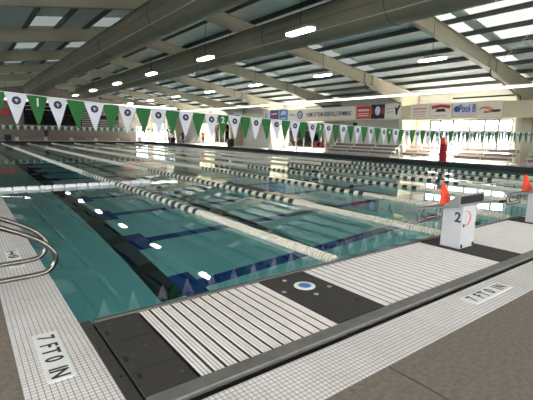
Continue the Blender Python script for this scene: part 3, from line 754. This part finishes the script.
tag(MB().lathe([(.09, 0), (.08, .05), (.06, .5), (.03, .55)], (23.3, 26.6, DZ), 14).build('bollard', M['pink_text']), 'small pink post at the pool edge on the right deck', 'post')
for k, y in enumerate((51.5, 50.2, 47.6, 46.3)):
    chair((23.8, y, DZ), f'white chair in the far right corner, {["first","second","third","fourth"][k]} from the end wall', M['white'], 'white chairs in the far corner', PI/2)
tag(MB().box(23.6, 24.2, 53.6, 54.6, DZ, DZ+.75).build('deck_box', M['dark'], bevel=.03), 'dark storage box in the far right corner beside the glass door', 'box')
tag(MB().box(23.6, 24.1, 38.0, 38.7, DZ, DZ+.85).build('trash_bin', M['dark'], bevel=.04), 'dark bin on the right deck by the second far window', 'bin')
tag(MB().box(4.3, 5.0, 58.6, 59.2, DZ, DZ+.75).build('storage_bin', M['dark'], bevel=.04), 'black bin on the far deck beside the leftmost far block', 'bin')
tag(MB().box(6.2, 13.6, 61.8, 62.3, DZ, DZ+.55).build('long_bench', M['brown'], bevel=.02), 'brown bench along the far end wall below the dark window', 'bench')
tag(MB().box(14.2, 20.6, 61.8, 62.3, DZ, DZ+.55).build('long_bench', M['brown'], bevel=.02), 'brown bench along the far end wall below the louvred window', 'bench')

# people far away
def person(loc, rz, shirt, trousers, label, seated=False):
    t = thing('person', label, 'person', loc, None, rz)
    if seated: J = [(0,0,.5),(0,.02,.78),(0,.03,1.0),(0,.03,1.12), (.17,.02,.98),(.24,-.03,.74),(.16,-.25,.62), (-.17,.02,.98),(-.24,-.03,.74),(-.16,-.25,.62), (.1,-.05,.5),(.12,-.45,.5),(.12,-.45,.06),(.12,-.58,.03), (-.1,-.05,.5),(-.12,-.45,.5),(-.12,-.45,.06),(-.12,-.58,.03)]
    else: J = [(0,0,.95),(0,0,1.18),(0,0,1.40),(0,0,1.50), (.19,0,1.40),(.25,-.02,1.12),(.25,-.1,.87), (-.19,0,1.40),(-.25,-.02,1.12),(-.23,-.14,.9), (.1,0,.92),(.11,-.02,.5),(.11,.02,.06),(.12,-.14,.03), (-.1,0,.92),(-.11,-.02,.5),(-.11,.02,.06),(-.12,-.14,.03)]
    Ed = [(0,1),(1,2),(2,3),(2,4),(4,5),(5,6),(2,7),(7,8),(8,9),(0,10),(10,11),(11,12),(12,13),(0,14),(14,15),(15,16),(16,17)]
    Rd = [.15,.14,.15,.06,.075,.05,.04,.075,.05,.04,.105,.075,.05,.04,.105,.075,.05,.04]
    me = bpy.data.meshes.new('body'); me.from_pydata(J, Ed, []); o = bpy.data.objects.new('body', me); COL.objects.link(o); o.parent = t
    sk = o.modifiers.new('skin', 'SKIN')
    for i, v in enumerate(me.skin_vertices[0].data): v.radius = (Rd[i], Rd[i]*.8); v.use_root = (i == 0)
    o.modifiers.new('sub', 'SUBSURF').levels = 1; o.modifiers['sub'].render_levels = 1; me.materials.append(shirt)
    hz = J[3][2]+.12
    MB().sphere((0, J[3][1]-.02, hz), .1, 14, (.85, 1, 1.2)).sphere((0, J[3][1]-.12, hz-.01), .018, 8).build('head', M['skin'], t, smooth=True)
    MB().sphere((0, J[3][1]+.012, hz+.03), .108, 14, (.9, .95, 1.05)).build('hair', M['hair'], t, smooth=True)
    lo = MB()
    for s_, i in ((1, 10), (-1, 14)): lo.tube([J[i], J[i+1], J[i+2]], [.115, .085, .065], 10)
    lo.build('trousers', trousers, t, smooth=True)
    for i in (6, 9): MB().sphere(J[i], .045, 8, (.8, .9, 1.3)).build('hand', M['skin'], t, smooth=True)
person((24.0, 45.0, DZ), -.9, M['cloth_red'], M['cloth_dark'], 'person in rust red top standing in the far right corner')
person((24.1, 50.4+.5, DZ), -.9, M['cloth_dark'], M['cloth_dark'], 'person in dark clothes standing by the white chairs near the end wall')
person((8.85, 58.9, DZ), 0, M['cloth_dark'], M['cloth_dark'], 'person in dark clothes behind the second far starting block')

# ---------------------------------------------------------------- light, world, camera
W = bpy.data.worlds.new('daylight'); scn.world = W; W.use_nodes = True
wn = W.node_tree; bg = wn.nodes['Background']; bg.inputs['Strength'].default_value = 1.0
tc = wn.nodes.new('ShaderNodeTexCoord'); sx = wn.nodes.new('ShaderNodeSeparateXYZ'); rp = wn.nodes.new('ShaderNodeValToRGB')
wn.links.new(tc.outputs['Generated'], sx.inputs[0])
mr = wn.nodes.new('ShaderNodeMapRange'); mr.inputs['From Min'].default_value = -.06; mr.inputs['From Max'].default_value = .06
wn.links.new(sx.outputs['Z'], mr.inputs['Value'])
mxw = wn.nodes.new('ShaderNodeMix'); mxw.data_type = 'RGBA'; mxw.inputs[6].default_value = (1.0, 1.0, .95, 1); mxw.inputs[7].default_value = (5.6, 5.75, 5.9, 1)
wn.links.new(mr.outputs['Result'], mxw.inputs['Factor']); wn.links.new(mxw.outputs[2], bg.inputs['Color'])

sd = bpy.data.lights.new('sun', 'SUN'); sd.energy = 165; sd.angle = math.radians(2); sd.color = (1, .97, .92)
so = bpy.data.objects.new('sun', sd); COL.objects.link(so)
so.rotation_euler = Vector((-math.cos(math.radians(42)), .12, -math.sin(math.radians(42)))).to_track_quat('-Z', 'Y').to_euler(); so.location = (60, 10, 40)

cam = bpy.data.cameras.new('camera'); co = bpy.data.objects.new('camera', cam); COL.objects.link(co)
cam.sensor_width = 36; cam.lens = 402.4/533*36; cam.clip_end = 300
yaw, pitch, roll = math.radians(37.107), math.radians(-9.258), math.radians(1.151)
F = Vector((math.sin(yaw)*math.cos(pitch), math.cos(yaw)*math.cos(pitch), math.sin(pitch)))
r0 = Vector((math.cos(yaw), -math.sin(yaw), 0)); u0 = r0.cross(F)
X = r0*math.cos(roll)+u0*math.sin(roll); U2 = X.cross(F)
mw = Matrix((X, U2, -F)).transposed().to_4x4(); mw.translation = Vector((0, 0, 1.6)); co.matrix_world = mw
scn.camera = co
vs = scn.view_settings; vs.view_transform = 'Standard'; vs.look = 'None'; vs.gamma = 1; vs.use_curve_mapping = False; vs.exposure = 0.58
scn.cycles.use_denoising = True
scn.cycles.max_bounces = 12; scn.cycles.diffuse_bounces = 6; scn.cycles.glossy_bounces = 5; scn.cycles.transmission_bounces = 8; scn.cycles.transparent_max_bounces = 12
scn.cycles.caustics_reflective = True; scn.cycles.caustics_refractive = True
scn.cycles.sample_clamp_indirect = 8
